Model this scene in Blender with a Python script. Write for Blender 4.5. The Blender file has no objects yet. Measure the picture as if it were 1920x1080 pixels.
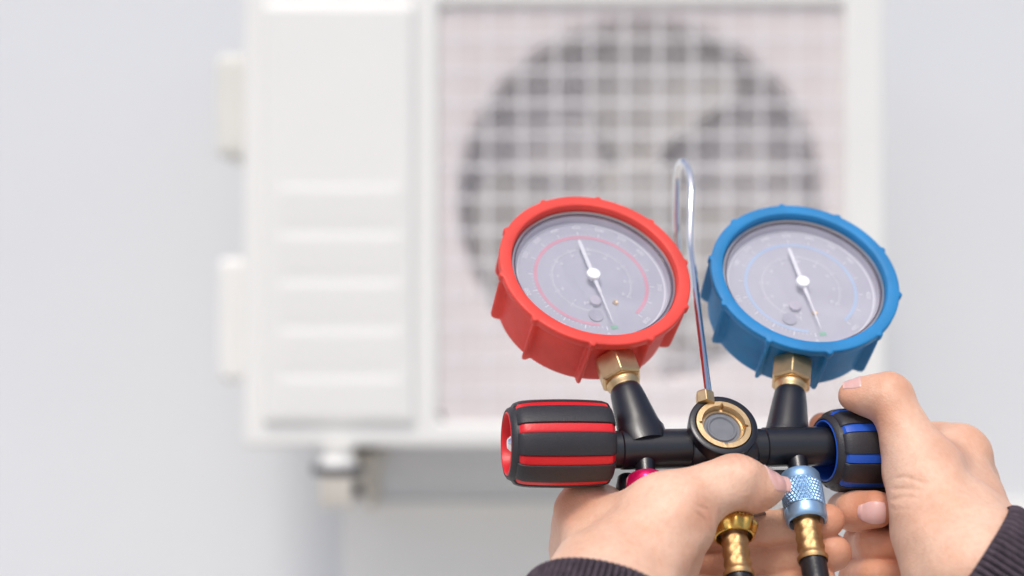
import bpy, math, random
import numpy as np
from mathutils import Vector, Matrix

random.seed(7)
S = bpy.context.scene
COL = S.collection
CAMH = 1.2
FPX = 50 / 36 * 1920.0            # pixels of focal length of the 50 mm lens

# ------------------------------------------------------------------ camera
cam = bpy.data.cameras.new('camera')
cam.lens = 50; cam.sensor_width = 36; cam.clip_start = 0.02; cam.clip_end = 400
cam.dof.use_dof = True; cam.dof.focus_distance = 0.595; cam.dof.aperture_fstop = 4.6
camo = bpy.data.objects.new('camera', cam); COL.objects.link(camo)
camo.location = (0, 0, CAMH); camo.rotation_euler = (math.radians(90), 0, 0)
S.camera = camo

# ------------------------------------------------------------------ sky, sun, exposure
SUN_EL, SUN_AZ = math.radians(60), math.radians(194)      # azimuth clockwise from +Y: behind the camera, a touch left
w = bpy.data.worlds.new('World'); S.world = w; w.use_nodes = True
nt = w.node_tree; bg = nt.nodes['Background']
sky = nt.nodes.new('ShaderNodeTexSky'); sky.sky_type = 'NISHITA'; sky.sun_disc = False
sky.sun_elevation = SUN_EL; sky.sun_rotation = SUN_AZ
sky.air_density = 1.0; sky.dust_density = 3.5; sky.ozone_density = 1.0
nt.links.new(sky.outputs[0], bg.inputs[0]); bg.inputs[1].default_value = 0.13
sl = bpy.data.lights.new('sun', 'SUN'); sl.energy = 1.4; sl.angle = math.radians(15); sl.color = (1, .97, .92)
so = bpy.data.objects.new('sun', sl); COL.objects.link(so); so.location = (-2, -3, 6)
sd = Vector((math.sin(SUN_AZ) * math.cos(SUN_EL), math.cos(SUN_AZ) * math.cos(SUN_EL), math.sin(SUN_EL)))
so.rotation_euler = sd.to_track_quat('Z', 'Y').to_euler()
S.view_settings.view_transform = 'Standard'; S.view_settings.look = 'None'
S.view_settings.exposure = 0.18; S.view_settings.gamma = 1; S.view_settings.use_curve_mapping = False
S.render.engine = 'CYCLES'
S.cycles.max_bounces = 10; S.cycles.transparent_max_bounces = 12

# ------------------------------------------------------------------ materials
def mat(name, col, rough=.5, metal=0., var=.06, vscale=30., bump=.0, bscale=200., sss=0., coat=0., spec=.5, col2=None, rvar=.08, aniso=0.):
    m = bpy.data.materials.new(name); m.use_nodes = True
    n = m.node_tree.nodes; l = m.node_tree.links; b = n['Principled BSDF']
    tc = n.new('ShaderNodeTexCoord')
    nz = n.new('ShaderNodeTexNoise'); nz.inputs['Scale'].default_value = vscale; nz.inputs['Detail'].default_value = 5
    l.new(tc.outputs['Object'], nz.inputs['Vector'])
    mx = n.new('ShaderNodeMix'); mx.data_type = 'RGBA'
    c2 = col2 if col2 else tuple(max(0, c * (1 - var * 2)) for c in col)
    mx.inputs[6].default_value = (*col, 1); mx.inputs[7].default_value = (*c2, 1)
    rp = n.new('ShaderNodeMapRange'); rp.inputs[1].default_value = .35; rp.inputs[2].default_value = .7
    l.new(nz.outputs[0], rp.inputs[0]); l.new(rp.outputs[0], mx.inputs[0]); l.new(mx.outputs[2], b.inputs['Base Color'])
    rr = n.new('ShaderNodeMapRange'); rr.inputs[1].default_value = .3; rr.inputs[2].default_value = .7
    rr.inputs[3].default_value = max(0, rough - rvar * rough); rr.inputs[4].default_value = min(1, rough + rvar * rough)
    n2 = n.new('ShaderNodeTexNoise'); n2.inputs['Scale'].default_value = vscale * 3.3
    l.new(tc.outputs['Object'], n2.inputs['Vector']); l.new(n2.outputs[0], rr.inputs[0]); l.new(rr.outputs[0], b.inputs['Roughness'])
    b.inputs['Metallic'].default_value = metal
    b.inputs['Specular IOR Level'].default_value = spec
    b.inputs['Coat Weight'].default_value = coat; b.inputs['Coat Roughness'].default_value = .12
    if sss:
        b.inputs['Subsurface Weight'].default_value = sss
        b.inputs['Subsurface Radius'].default_value = (1, .35, .18); b.inputs['Subsurface Scale'].default_value = .004
    if bump:
        n3 = n.new('ShaderNodeTexNoise'); n3.inputs['Scale'].default_value = bscale; n3.inputs['Detail'].default_value = 6
        l.new(tc.outputs['Object'], n3.inputs['Vector'])
        bp = n.new('ShaderNodeBump'); bp.inputs['Strength'].default_value = bump; bp.inputs['Distance'].default_value = .0006
        l.new(n3.outputs[0], bp.inputs['Height']); l.new(bp.outputs[0], b.inputs['Normal'])
    return m

M = {}
M['wall'] = mat('wall_paint', (.73, .745, .76), .85, var=.02, vscale=1.2, bump=.4, bscale=90)
M['plinth'] = mat('beige_render', (.86, .85, .82), .9, var=.03, vscale=4, bump=.4, bscale=90)
M['ground'] = mat('pale_concrete', (.55, .53, .50), .9, var=.08, vscale=3, bump=.5, bscale=60)
M['unit'] = mat('unit_enamel', (.84, .835, .80), .42, var=.015, vscale=4, bump=.1, bscale=300)
M['unit_pink'] = mat('unit_rosy_plate', (.73, .66, .65), .55, var=.02, vscale=8)
M['grille'] = mat('grille_bar_plastic', (.86, .84, .84), .5, var=.02)
M['fan'] = mat('fan_plastic', (.46, .43, .41), .5, var=.05, vscale=12)
M['coil'] = mat('coil_aluminium', (.86, .82, .82), .5, metal=0, var=.1, vscale=20)
M['dark_int'] = mat('shroud_paint', (.84, .79, .80), .6, var=.08, vscale=10)
M['cover'] = mat('side_cover_plastic', (.75, .74, .69), .5, var=.02)
M['rubber'] = mat('rubber_dark', (.035, .035, .05), .7, var=.1)
M['galv'] = mat('bracket_metal', (.66, .62, .55), .5, metal=.2, var=.1, vscale=20)
M['red'] = mat('boot_red', (.88, .062, .042), .58, spec=.6, var=.10, vscale=45, bump=.25, bscale=900, sss=.08)
M['blue'] = mat('boot_blue', (.005, .235, .55), .58, spec=.6, var=.12, vscale=45, bump=.25, bscale=900, sss=.05)
M['red2'] = mat('knob_red', (.75, .012, .02), .38, var=.05, vscale=80, bump=.15, bscale=900)
M['blue2'] = mat('knob_blue', (.015, .10, .55), .38, var=.05, vscale=80, bump=.15, bscale=900)
M['grip'] = mat('grip_black_rubber', (.022, .020, .025), .5, spec=.6, var=.1, vscale=90, bump=.3, bscale=1500)
M['anod'] = mat('black_anodised', (.008, .008, .013), .34, spec=.65, metal=0, var=.1, vscale=80, bump=.12, bscale=2500, coat=.15)
M['brass'] = mat('brass', (.80, .57, .31), .42, metal=1, var=.12, vscale=70, bump=.15, bscale=600)
M['gold'] = mat('yellow_brass', (.78, .48, .12), .28, metal=1, var=.12, vscale=90, bump=.1, bscale=900)
M['ferrule'] = mat('crimped_brass', (.60, .38, .18), .48, metal=1, var=.15, vscale=120, bump=.2, bscale=900)
M['chrome'] = mat('chrome', (.93, .93, .94), .05, metal=1, var=.02)
M['steel'] = mat('dull_steel', (.55, .55, .56), .3, metal=1, var=.05)
M['bezel'] = mat('bezel_dark', (.10, .07, .10), .25, var=.05, coat=.5)
M['dial'] = mat('dial_grey', (.56, .57, .64), .45, var=.03, vscale=30, spec=.4)
M['dialb'] = mat('dial_lilac', (.58, .575, .64), .45, var=.03, vscale=30, spec=.4)
M['white'] = mat('white_print', (.94, .94, .95), .5, var=.01)
M['pink'] = mat('pink_print', (.86, .36, .45), .5, var=.01)
M['pale_blue'] = mat('pale_blue_print', (.50, .66, .86), .5, var=.01)
M['greenp'] = mat('green_print', (.25, .62, .38), .5, var=.01)
M['lightwall'] = mat('dial_wall', (.62, .58, .66), .4, var=.02)
M['frost'] = mat('sight_floor', (.33, .33, .36), .35, var=.08, vscale=200)
M['darkp'] = mat('grey_cup', (.47, .47, .55), .5, var=.05)
M['cblue'] = mat('blue_anodised', (.34, .55, .80), .34, metal=.65, var=.08, vscale=90, bump=.08, bscale=900)
M['cred'] = mat('magenta_anodised', (.85, .01, .13), .24, metal=.55, var=.08, vscale=90)
M['hose'] = mat('black_hose', (.014, .014, .018), .35, var=.1, vscale=100, bump=.2, bscale=900)
M['nail'] = mat('fingernail', (.74, .43, .38), .38, var=.03, vscale=200, sss=.2, coat=.2, col2=(.76, .47, .43))
M['cuff'] = mat('ribbed_knit', (.105, .080, .098), .95, var=.2, vscale=300, bump=.8, bscale=2500, spec=.2)
M['sleeve'] = mat('sleeve_knit', (.08, .06, .075), .95, var=.2, vscale=200, bump=.8, bscale=2000, spec=.2)

def glass_thin(name, tint=(1, 1, 1), rough=.0):
    m = bpy.data.materials.new(name); m.use_nodes = True
    n = m.node_tree.nodes; l = m.node_tree.links; n.remove(n['Principled BSDF'])
    t = n.new('ShaderNodeBsdfTransparent'); t.inputs[0].default_value = (*tint, 1)
    g = n.new('ShaderNodeBsdfGlossy'); g.inputs['Roughness'].default_value = rough
    f = n.new('ShaderNodeFresnel'); f.inputs[0].default_value = 1.75
    x = n.new('ShaderNodeMixShader')
    l.new(f.outputs[0], x.inputs[0]); l.new(t.outputs[0], x.inputs[1]); l.new(g.outputs[0], x.inputs[2])
    l.new(x.outputs[0], n['Material Output'].inputs[0])
    return m
def dusty(m, k):
    n = m.node_tree.nodes; l = m.node_tree.links; out = n['Material Output']; src = out.inputs[0].links[0].from_socket
    tc = n.new('ShaderNodeTexCoord'); nz = n.new('ShaderNodeTexNoise'); nz.inputs['Scale'].default_value = 26; nz.inputs['Detail'].default_value = 8; nz.inputs['Distortion'].default_value = 1.2
    mp = n.new('ShaderNodeMapping'); mp.inputs['Scale'].default_value = (1, .5, .7)
    l.new(tc.outputs['Object'], mp.inputs[0]); l.new(mp.outputs[0], nz.inputs['Vector'])
    r = n.new('ShaderNodeMapRange'); r.inputs[1].default_value = .38; r.inputs[2].default_value = .72; r.inputs[3].default_value = k * .35; r.inputs[4].default_value = k
    l.new(nz.outputs[0], r.inputs[0]); d = n.new('ShaderNodeBsdfDiffuse'); d.inputs[0].default_value = (.85, .85, .9, 1)
    x = n.new('ShaderNodeMixShader'); l.new(r.outputs[0], x.inputs[0]); l.new(src, x.inputs[1]); l.new(d.outputs[0], x.inputs[2]); l.new(x.outputs[0], out.inputs[0])
    return m
M['glass'] = dusty(glass_thin('gauge_glass', (.97, .97, 1), .02), .24)
M['sight'] = glass_thin('sight_glass', (.92, .94, .95), .01)

# skin: base tone, blush plus finger and web shade painted by an attribute, pores and fine lines in the bump
def skin_mat():
    m = bpy.data.materials.new('skin'); m.use_nodes = True
    n = m.node_tree.nodes; l = m.node_tree.links; b = n['Principled BSDF']
    tc = n.new('ShaderNodeTexCoord')
    at = n.new('ShaderNodeAttribute'); at.attribute_name = 'blush_shade'
    nz = n.new('ShaderNodeTexNoise'); nz.inputs['Scale'].default_value = 26; nz.inputs['Detail'].default_value = 7; nz.inputs['Roughness'].default_value = .62
    l.new(tc.outputs['Object'], nz.inputs['Vector'])
    m1 = n.new('ShaderNodeMix'); m1.data_type = 'RGBA'
    m1.inputs[6].default_value = (.88, .585, .43, 1); m1.inputs[7].default_value = (.76, .415, .265, 1)
    r = n.new('ShaderNodeMapRange'); r.inputs[1].default_value = .35; r.inputs[2].default_value = .7
    l.new(nz.outputs[0], r.inputs[0]); l.new(r.outputs[0], m1.inputs[0])
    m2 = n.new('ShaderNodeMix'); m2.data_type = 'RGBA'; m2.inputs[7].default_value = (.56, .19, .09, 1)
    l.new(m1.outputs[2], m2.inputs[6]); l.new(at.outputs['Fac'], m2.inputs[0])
    nf = n.new('ShaderNodeTexNoise'); nf.inputs['Scale'].default_value = 420; nf.inputs['Detail'].default_value = 3
    l.new(tc.outputs['Object'], nf.inputs['Vector'])
    rf = n.new('ShaderNodeMapRange'); rf.inputs[1].default_value = .45; rf.inputs[2].default_value = .75; rf.inputs[4].default_value = .16
    l.new(nf.outputs[0], rf.inputs[0])
    m3 = n.new('ShaderNodeMix'); m3.data_type = 'RGBA'; m3.inputs[7].default_value = (.62, .25, .15, 1)
    l.new(rf.outputs[0], m3.inputs[0]); l.new(m2.outputs[2], m3.inputs[6]); l.new(m3.outputs[2], b.inputs['Base Color'])
    b.inputs['Roughness'].default_value = .48
    b.inputs['Specular IOR Level'].default_value = .42
    b.inputs['Subsurface Weight'].default_value = .22
    b.inputs['Subsurface Radius'].default_value = (1, .32, .16); b.inputs['Subsurface Scale'].default_value = .0022
    v = n.new('ShaderNodeTexVoronoi'); v.inputs['Scale'].default_value = 1300
    mp = n.new('ShaderNodeMapping'); mp.inputs['Scale'].default_value = (1, .55, .8)
    l.new(tc.outputs['Object'], mp.inputs[0]); l.new(mp.outputs[0], v.inputs['Vector'])
    n3 = n.new('ShaderNodeTexNoise'); n3.inputs['Scale'].default_value = 190; n3.inputs['Detail'].default_value = 7
    l.new(tc.outputs['Object'], n3.inputs['Vector'])
    ad = n.new('ShaderNodeMath'); ad.operation = 'MULTIPLY_ADD'; ad.inputs[1].default_value = .35
    l.new(v.outputs['Distance'], ad.inputs[0]); l.new(n3.outputs[0], ad.inputs[2])
    bp = n.new('ShaderNodeBump'); bp.inputs['Strength'].default_value = .5; bp.inputs['Distance'].default_value = .0006
    l.new(ad.outputs[0], bp.inputs['Height']); l.new(bp.outputs[0], b.inputs['Normal'])
    return m
M['skin'] = skin_mat()

# ------------------------------------------------------------------ helpers
V = lambda *a: np.array(a, float)
def P(px, py, Y):
    "a point Y metres in front of the eye, seen at that spot of the photograph"
    return V((px - 960) / FPX * Y, Y, CAMH - (py - 540) / FPX * Y)
def unit(v):
    v = np.asarray(v, float); return v / np.linalg.norm(v)
def ray_plane(px, py, O, n):
    d = V((px - 960) / FPX, 1, -(py - 540) / FPX); c = V(0, 0, CAMH)
    return c + d * (np.dot(O - c, n) / np.dot(d, n))

def empty(name, loc, label=None, cat=None, group=None, parent=None):
    o = bpy.data.objects.new(name, None); COL.objects.link(o); o.location = tuple(loc); o.empty_display_size = .02
    if parent: o.parent = parent; o.location = tuple(np.array(loc) - wloc(parent))
    tag(o, label, cat, group); return o
def tag(o, label=None, cat=None, group=None, kind=None):
    if label: o['label'] = label
    if cat: o['category'] = cat
    if group: o['group'] = group
    if kind: o['kind'] = kind
    return o
_w = {}
def wloc(o):
    p = np.array(o.location, float)
    while o.parent: o = o.parent; p = p + np.array(o.location, float)
    return p
def obj(name, vf, m, parent=None, origin=None, smooth=True, bevel=0, auto=None):
    "ONE mesh object from world-space vertices; origin = where its own origin sits"
    v, f = vf; v = np.asarray(v, float)
    if origin is None: origin = (v.min(0) + v.max(0)) / 2
    origin = np.asarray(origin, float)
    me = bpy.data.meshes.new(name); me.from_pydata((v - origin).tolist(), [], [tuple(int(i) for i in q) for q in f]); me.update()
    me.materials.append(m if not isinstance(m, str) else M[m])
    o = bpy.data.objects.new(name, me); COL.objects.link(o)
    if parent is not None:
        o.parent = parent; o.location = tuple(origin - wloc(parent))
    else: o.location = tuple(origin)
    if smooth and not bevel:
        me.polygons.foreach_set('use_smooth', [True] * len(me.polygons))
        if auto is None: auto = 40
        me.set_sharp_from_angle(angle=math.radians(auto))
    if bevel:
        b = o.modifiers.new('bevel', 'BEVEL'); b.width = bevel; b.segments = 3; b.limit_method = 'ANGLE'; b.angle_limit = math.radians(40)
        b.harden_normals = False
    return o
def join(*parts):
    vs, fs, k = [], [], 0
    for v, f in parts:
        vs.append(np.asarray(v, float)); fs += [tuple(i + k for i in q) for q in f]; k += len(v)
    return np.vstack(vs), fs
def basis(ax, ref=None):
    ax = unit(ax)
    if ref is None: ref = V(0, 0, 1) if abs(ax[2]) < .9 else V(1, 0, 0)
    x = unit(np.asarray(ref) - np.dot(ref, ax) * ax); y = np.cross(ax, x)
    return x, y, ax
def lathe(prof, O, ax, seg=48, ref=None, rad=None, a0=0., a1=2 * math.pi):
    "prof: list of (s along axis, radius); rad(i_row, theta, r) may change the radius"
    x, y, z = basis(ax, ref); vs, fs = [], []; full = abs(a1 - a0 - 2 * math.pi) < 1e-6
    n = seg if full else seg + 1
    th = np.array([a0 + (a1 - a0) * j / seg for j in range(n)])
    for i, (s, r) in enumerate(prof):
        rr = np.array([rad(i, t, r) for t in th]) if rad else np.full(n, r)
        vs.append(O + z * s + np.outer(rr * np.cos(th), x) + np.outer(rr * np.sin(th), y))
    for i in range(len(prof) - 1):
        for j in range(seg):
            k = (j + 1) % n
            fs.append((i * n + j, i * n + k, (i + 1) * n + k, (i + 1) * n + j))
    v = np.vstack(vs)
    return v, [f[::-1] for f in fs] if False else fs
def tube(pts, r, seg=16, cap=True, flat=None):
    "round tube along a smooth path; r number or list"
    pts = [np.asarray(p, float) for p in pts]; n = len(pts)
    rs = [r] * n if not hasattr(r, '__len__') else r
    t = [unit(pts[min(i + 1, n - 1)] - pts[max(i - 1, 0)]) for i in range(n)]
    x, y, _ = basis(t[0]); vs, fs = [], []
    for i in range(n):
        x = unit(x - np.dot(x, t[i]) * t[i]); y = np.cross(t[i], x)
        for j in range(seg):
            a = 2 * math.pi * j / seg; vs.append(pts[i] + rs[i] * (math.cos(a) * x + math.sin(a) * y))
    for i in range(n - 1):
        for j in range(seg):
            k = (j + 1) % seg; fs.append((i * seg + j, i * seg + k, (i + 1) * seg + k, (i + 1) * seg + j))
    if cap: fs.append(tuple(range(seg))[::-1]); fs.append(tuple((n - 1) * seg + j for j in range(seg)))
    return np.array(vs), fs
def spline(pts, k=12):
    pts = [np.asarray(p, float) for p in pts]; q = [2 * pts[0] - pts[1]] + pts + [2 * pts[-1] - pts[-2]]; out = []
    for i in range(1, len(q) - 2):
        for j in range(k):
            t = j / k; a, b, c, d = q[i - 1], q[i], q[i + 1], q[i + 2]
            out.append(.5 * ((2 * b) + (c - a) * t + (2 * a - 5 * b + 4 * c - d) * t * t + (3 * b - a - 3 * c + d) * t ** 3))
    out.append(pts[-1]); return out
def box(x0, x1, y0, y1, z0, z1):
    v = [(x, y, z) for x in (x0, x1) for y in (y0, y1) for z in (z0, z1)]
    return V(*v).reshape(8, 3) if False else (np.array(v, float), [(0, 1, 3, 2), (4, 6, 7, 5), (0, 4, 5, 1), (2, 3, 7, 6), (0, 2, 6, 4), (1, 5, 7, 3)])
def disc(O, n, r, seg=64):
    x, y, _ = basis(n); v = [O] + [O + r * (math.cos(2 * math.pi * j / seg) * x + math.sin(2 * math.pi * j / seg) * y) for j in range(seg)]
    return np.array(v), [(0, 1 + j, 1 + (j + 1) % seg) for j in range(seg)]

# ================================================================== THE SETTING
WALL_Y = 2.34
tag(obj('ground', box(-40, 40, -40, 40, -.3, 0), 'ground', smooth=False), kind='structure')
tag(obj('wall', box(-6, 6, WALL_Y, WALL_Y + .25, .0, 3.4), 'wall', smooth=False), kind='structure')
pl0, pl1 = P(640, 938, WALL_Y - .010), P(2600, 1080, WALL_Y - .010)
tag(obj('wall_plinth', box(pl0[0], 4.0, WALL_Y - .010, WALL_Y - .001, .0, pl0[2]), 'plinth', smooth=False, bevel=.004), kind='structure')

# ================================================================== THE OUTDOOR UNIT
AY = 1.90
A = lambda px, py, dy=0.: P(px, py, AY) + V(0, dy, 0)
a0, a1 = A(455, 838), A(1660, -45)
X0, X1, Z0, Z1 = a0[0], a1[0], a0[2], a1[2]
h0, h1 = A(823, 792), A(1582, 8)
hx0, hx1, hz0, hz1 = h0[0], h1[0], h0[2], h1[2]
ac = empty('air_conditioner', ((X0 + X1) / 2, AY + .16, Z0),
           'white air conditioner outdoor unit with square grille over a round fan, behind the gauges', 'air conditioner')
D_ = .32
def frame_box():
    xs = [X0, hx0, hx1, X1]; zs = [Z0, hz0, hz1, Z1]; v = []; f = []
    for y in (AY, AY + D_):
        for z in zs:
            for x in xs: v.append((x, y, z))
    g = lambda k, i, j: k * 16 + j * 4 + i
    for j in range(3):
        for i in range(3):
            if (i, j) != (1, 1): f.append((g(0, i, j), g(0, i + 1, j), g(0, i + 1, j + 1), g(0, i, j + 1)))
            f.append((g(1, i, j), g(1, i, j + 1), g(1, i + 1, j + 1), g(1, i + 1, j)))
    for i in range(3):
        f.append((g(0, i, 0), g(1, i, 0), g(1, i + 1, 0), g(0, i + 1, 0)))
        f.append((g(0, i, 3), g(0, i + 1, 3), g(1, i + 1, 3), g(1, i, 3)))
        f.append((g(0, 0, i), g(0, 0, i + 1), g(1, 0, i + 1), g(1, 0, i)))
        f.append((g(0, 3, i), g(1, 3, i), g(1, 3, i + 1), g(0, 3, i + 1)))
    k = len(v)
    for (x, z) in ((hx0, hz0), (hx1, hz0), (hx1, hz1), (hx0, hz1)): v.append((x, AY + D_ - .02, z))
    ring = [g(0, 1, 1), g(0, 2, 1), g(0, 2, 2), g(0, 1, 2)]
    for q in range(4): f.append((ring[q], ring[(q + 1) % 4], k + (q + 1) % 4, k + q))
    return np.array(v, float), f
obj('casing', frame_box(), 'unit', ac, bevel=.007, smooth=True)
# top lid, a little proud of the casing
obj('top_lid', box(X0 - .006, X1 + .006, AY - .006, AY + D_ + .006, Z1 + .0005, Z1 + .022), 'unit', ac, bevel=.006)
# service panel with a bright upper chamfer and five moulded louvres
q0, q1 = A(500, 786), A(772, 20)
def panel():
    x0, x1, z0, z1 = q0[0], q1[0], q0[2], q1[2]; y0 = AY - .010; y1 = AY + .0
    v, f = box(x0, x1, y0, y1 - .0003, z0, z1); v = v.copy()
    v[:, 0] += np.where(v[:, 1] > y0 + 1e-6, np.where(v[:, 0] > (x0 + x1) / 2, .006, -.006), 0)
    v[:, 2] += np.where(v[:, 1] > y0 + 1e-6, np.where(v[:, 2] > (z0 + z1) / 2, .014, -.008), 0)
    return v, f
obj('service_panel', panel(), 'unit', ac, bevel=.003)
for k in range(5):
    c = A(640, 350 + 89 * k); x0, x1 = A(528, 0)[0], A(752, 0)[0]
    y = AY - .0105
    prof = [(0, .0), (-.0016, -.006), (-.0018, -.014), (0, -.054)]     # a wedge with its lip at the top
    v = [(x0 + (0 if s == 0 else .0), y + dy, c[2] + dz + .002) for s in (0,) for dy, dz in prof] + [(x1, y + dy, c[2] + dz + .002) for dy, dz in prof]
    obj('louvre', (np.array(v), [(0, 4, 5, 1), (1, 5, 6, 2), (2, 6, 7, 3), (0, 1, 2, 3), (7, 6, 5, 4), (0, 3, 7, 4)]), 'unit', ac, bevel=.0015)
# plate with the round bell mouth
fc = A(1203, 378); RM = .2475
def bell():
    N = 96; yq = AY + .0100; v = []; f = []
    for j in range(N):
        t = 2 * math.pi * j / N; c, s = math.cos(t), math.sin(t)
        lx = (hx1 + .002 - fc[0]) if c > 0 else (fc[0] - hx0 + .002); lz = (hz1 + .002 - fc[2]) if s > 0 else (fc[2] - hz0 + .002)
        m = min(lx / abs(c) if abs(c) > 1e-6 else 9, lz / abs(s) if abs(s) > 1e-6 else 9)
        v.append((fc[0] + c * m, yq, fc[2] + s * m))
    rows = [(RM + .006, 0), (RM, .002), (RM - .004, .008), (RM - .006, .02), (RM - .006, .045), (RM - .006, .07)]
    for r, dy in rows:
        for j in range(N):
            t = 2 * math.pi * j / N; v.append((fc[0] + r * math.cos(t), yq + dy, fc[2] + r * math.sin(t)))
    for i in range(len(rows)):
        for j in range(N):
            k = (j + 1) % N; f.append((i * N + j, i * N + k, (i + 1) * N + k, (i + 1) * N + j))
    return np.array(v), f
# shared front plate (rosy) and, deeper, the darker duct
bv, bf = bell(); N = 96
obj('bell_mouth_plate', (bv[:N * 4], [q for q in bf if max(q) < N * 4]), 'unit_pink', ac)
obj('fan_duct', (bv[N * 3:] + V(0, .0005, 0), [tuple(i - N * 3 for i in q) for q in bf if min(q) >= N * 3]), 'dark_int', ac)
# corner plugs of the bell plate are covered by the square edge; condenser coil behind the fan
obj('coil_backing', box(hx0 + .004, hx1 - .004, AY + .085, AY + .090, hz0 + .004, hz1 - .004), 'dark_int', ac, smooth=False)
parts = []
x = hx0 + .01
while x < hx1 - .01:
    parts.append(box(x, x + .0022, AY + .075, AY + .0848, hz0 + .006, hz1 - .006)); x += .0068
tag(obj('coil_fins', join(*parts), 'coil', ac, smooth=False), kind='stuff')
for k in range(9):
    z = hz0 + .03 + k * (hz1 - hz0 - .06) / 8
    obj('coil_tube', tube([V(hx0 + .008, AY + .073, z), V(hx1 - .008, AY + .073, z)], .0035, 8), 'coil', ac)
# fan
FY = AY + .026
fan = obj('fan', lathe([(0, 0), (0, .045), (.004, .055), (.012, .062), (.045, .064), (.045, 0)], V(fc[0], FY - .010, fc[2]), V(0, 1, 0), 48), 'fan', ac)
def blade(c):
    v, f = [], []; nr, na = 10, 12
    for side in (0, 1):
        for i in range(nr):
            r = .058 + (RM - .018 - .058) * i / (nr - 1); u = i / (nr - 1)
            wdt = math.radians(44 + 20 * math.sin(u * 2.2)); sweep = math.radians(-16 * u)
            for j in range(na):
                s = j / (na - 1); a = c + sweep + (s - .5) * wdt
                rr = r - (.028 * (2 * s - 1) ** 4 * u)
                y = FY + .006 + .030 * s + .008 * math.sin(s * 3.1) + side * .003
                v.append((fc[0] + rr * math.cos(a), y, fc[2] + rr * math.sin(a)))
    m = nr * na
    for i in range(nr - 1):
        for j in range(na - 1):
            a = i * na + j; q = (a, a + 1, a + na + 1, a + na); f.append(q); f.append(tuple(m + t for t in q[::-1]))
    for i in range(nr - 1):
        for j in (0, na - 1): a = i * na + j; f.append((a, a + na, a + na + m, a + m))
    for j in range(na - 1):
        for i in (0, nr - 1): a = i * na + j; f.append((a, a + 1, a + 1 + m, a + m))
    return np.array(v), f
for c in (94, 214, 334): obj('fan_blade', blade(math.radians(c)), 'fan', fan)
# motor bracket seen behind the hub
obj('motor_bracket', box(fc[0] - .03, fc[0] + .03, AY + .068, AY + .0725, hz0 + .01, hz1 - .01), 'unit_pink', ac, bevel=.002)
# grille: square mesh of moulded bars, one shared mesh each way
xs = [915 - 64.4 + 64.4 * k for k in range(12)]; zs = [70 + 60.4 * k for k in range(12)]
first = None
gb = .0023
vb = box(-gb, gb, -.0008, .0008, -(hz1 - hz0) / 2 + .001, (hz1 - hz0) / 2 - .001)
hb = box(-(hx1 - hx0) / 2 + .001, (hx1 - hx0) / 2 - .001, -.0007, .0007, -gb, gb)
zc, xc = (hz0 + hz1) / 2, (hx0 + hx1) / 2
def inst(name, vf, m, locs, parent, bev=.001):
    o0 = None
    for L in locs:
        if o0 is None:
            o0 = obj(name, vf, m, parent, origin=V(0, 0, 0), bevel=bev); o = o0
        else:
            o = o0.copy(); COL.objects.link(o)
        o.location = tuple(np.asarray(L) - wloc(parent))
inst('grille_bar', vb, 'grille', [V(A(p, 0)[0], AY + .0076, zc) for p in xs], ac, .0006)
inst('grille_rail', hb, 'grille', [V(xc, AY + .0091, A(0, p)[2]) for p in zs], ac, .0006)
# thin moulded ring wires between the bars (too fine to tell apart)
thin = [box(A(p, 0)[0] - .0005, A(p, 0)[0] + .0005, AY + .0085, AY + .0090, hz0 + .001, hz1 - .001) for p in np.arange(831, 1578, 10.73)]
tag(obj('fine_mesh', join(*thin), 'grille', ac, smooth=False), kind='stuff')
# covers and handle standing out on the left side, screws on the front
c0, c1 = A(392, 288), A(452, 88)
obj('handle_cover', box(c0[0] - .004, X0 + .001, AY + .05, AY + .2, c0[2], c1[2]), 'cover', ac, bevel=.012)
c0, c1 = A(396, 722), A(452, 482)
obj('valve_cover', box(c0[0] - .004, X0 + .001, AY + .05, AY + .24, c0[2], c1[2]), 'unit', ac, bevel=.012)

# feet and wall brackets
def bracket(px, label):
    c = A(px, 838); x, z = c[0], Z0
    foot = empty('wall_bracket', (x, WALL_Y, z - .08), label, 'bracket', 'steel brackets carrying the outdoor unit')
    zt = z - .034
    obj('arm', box(x - .021, x + .021, AY - .045, WALL_Y - .006, zt - .040, zt), 'galv', foot, bevel=.003)
    obj('wall_plate', box(x - .014, x + .014, WALL_Y - .006, WALL_Y - .0005, zt - .12, zt + .03), 'galv', foot, bevel=.002)
    obj('brace', tube([V(x, AY + .30, zt - .038), V(x, WALL_Y - .01, zt - .11)], .007, 8), 'galv', foot)
    obj('end_bolt', lathe([(0, 0), (0, .008), (.012, .008), (.012, 0)], V(x + .0205, AY - .015, zt - .021), V(1, 0, 0), 6), 'rubber', foot)
    for y in (AY - .022, AY + .27):
        obj('rubber_pad', lathe([(0, 0), (0, .031), (.003, .035), (.009, .035), (.012, .031), (.012, 0)], V(x, y + (.01 if y < AY + .1 else 0), zt + .0005), V(0, 0, 1), 32), 'rubber', foot)
        obj('mount', lathe([(.0, 0), (.0, .027), (.012, .018), (.0215, .021), (.0215, 0)], V(x, y + (.01 if y < AY + .1 else 0), zt + .012), V(0, 0, 1), 32), 'unit', foot)
bracket(636, 'steel wall bracket with dark rubber pad under the lower left of the unit')
bracket(1462, 'steel wall bracket under the fan side, hidden behind the thumb and couplings')

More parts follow.
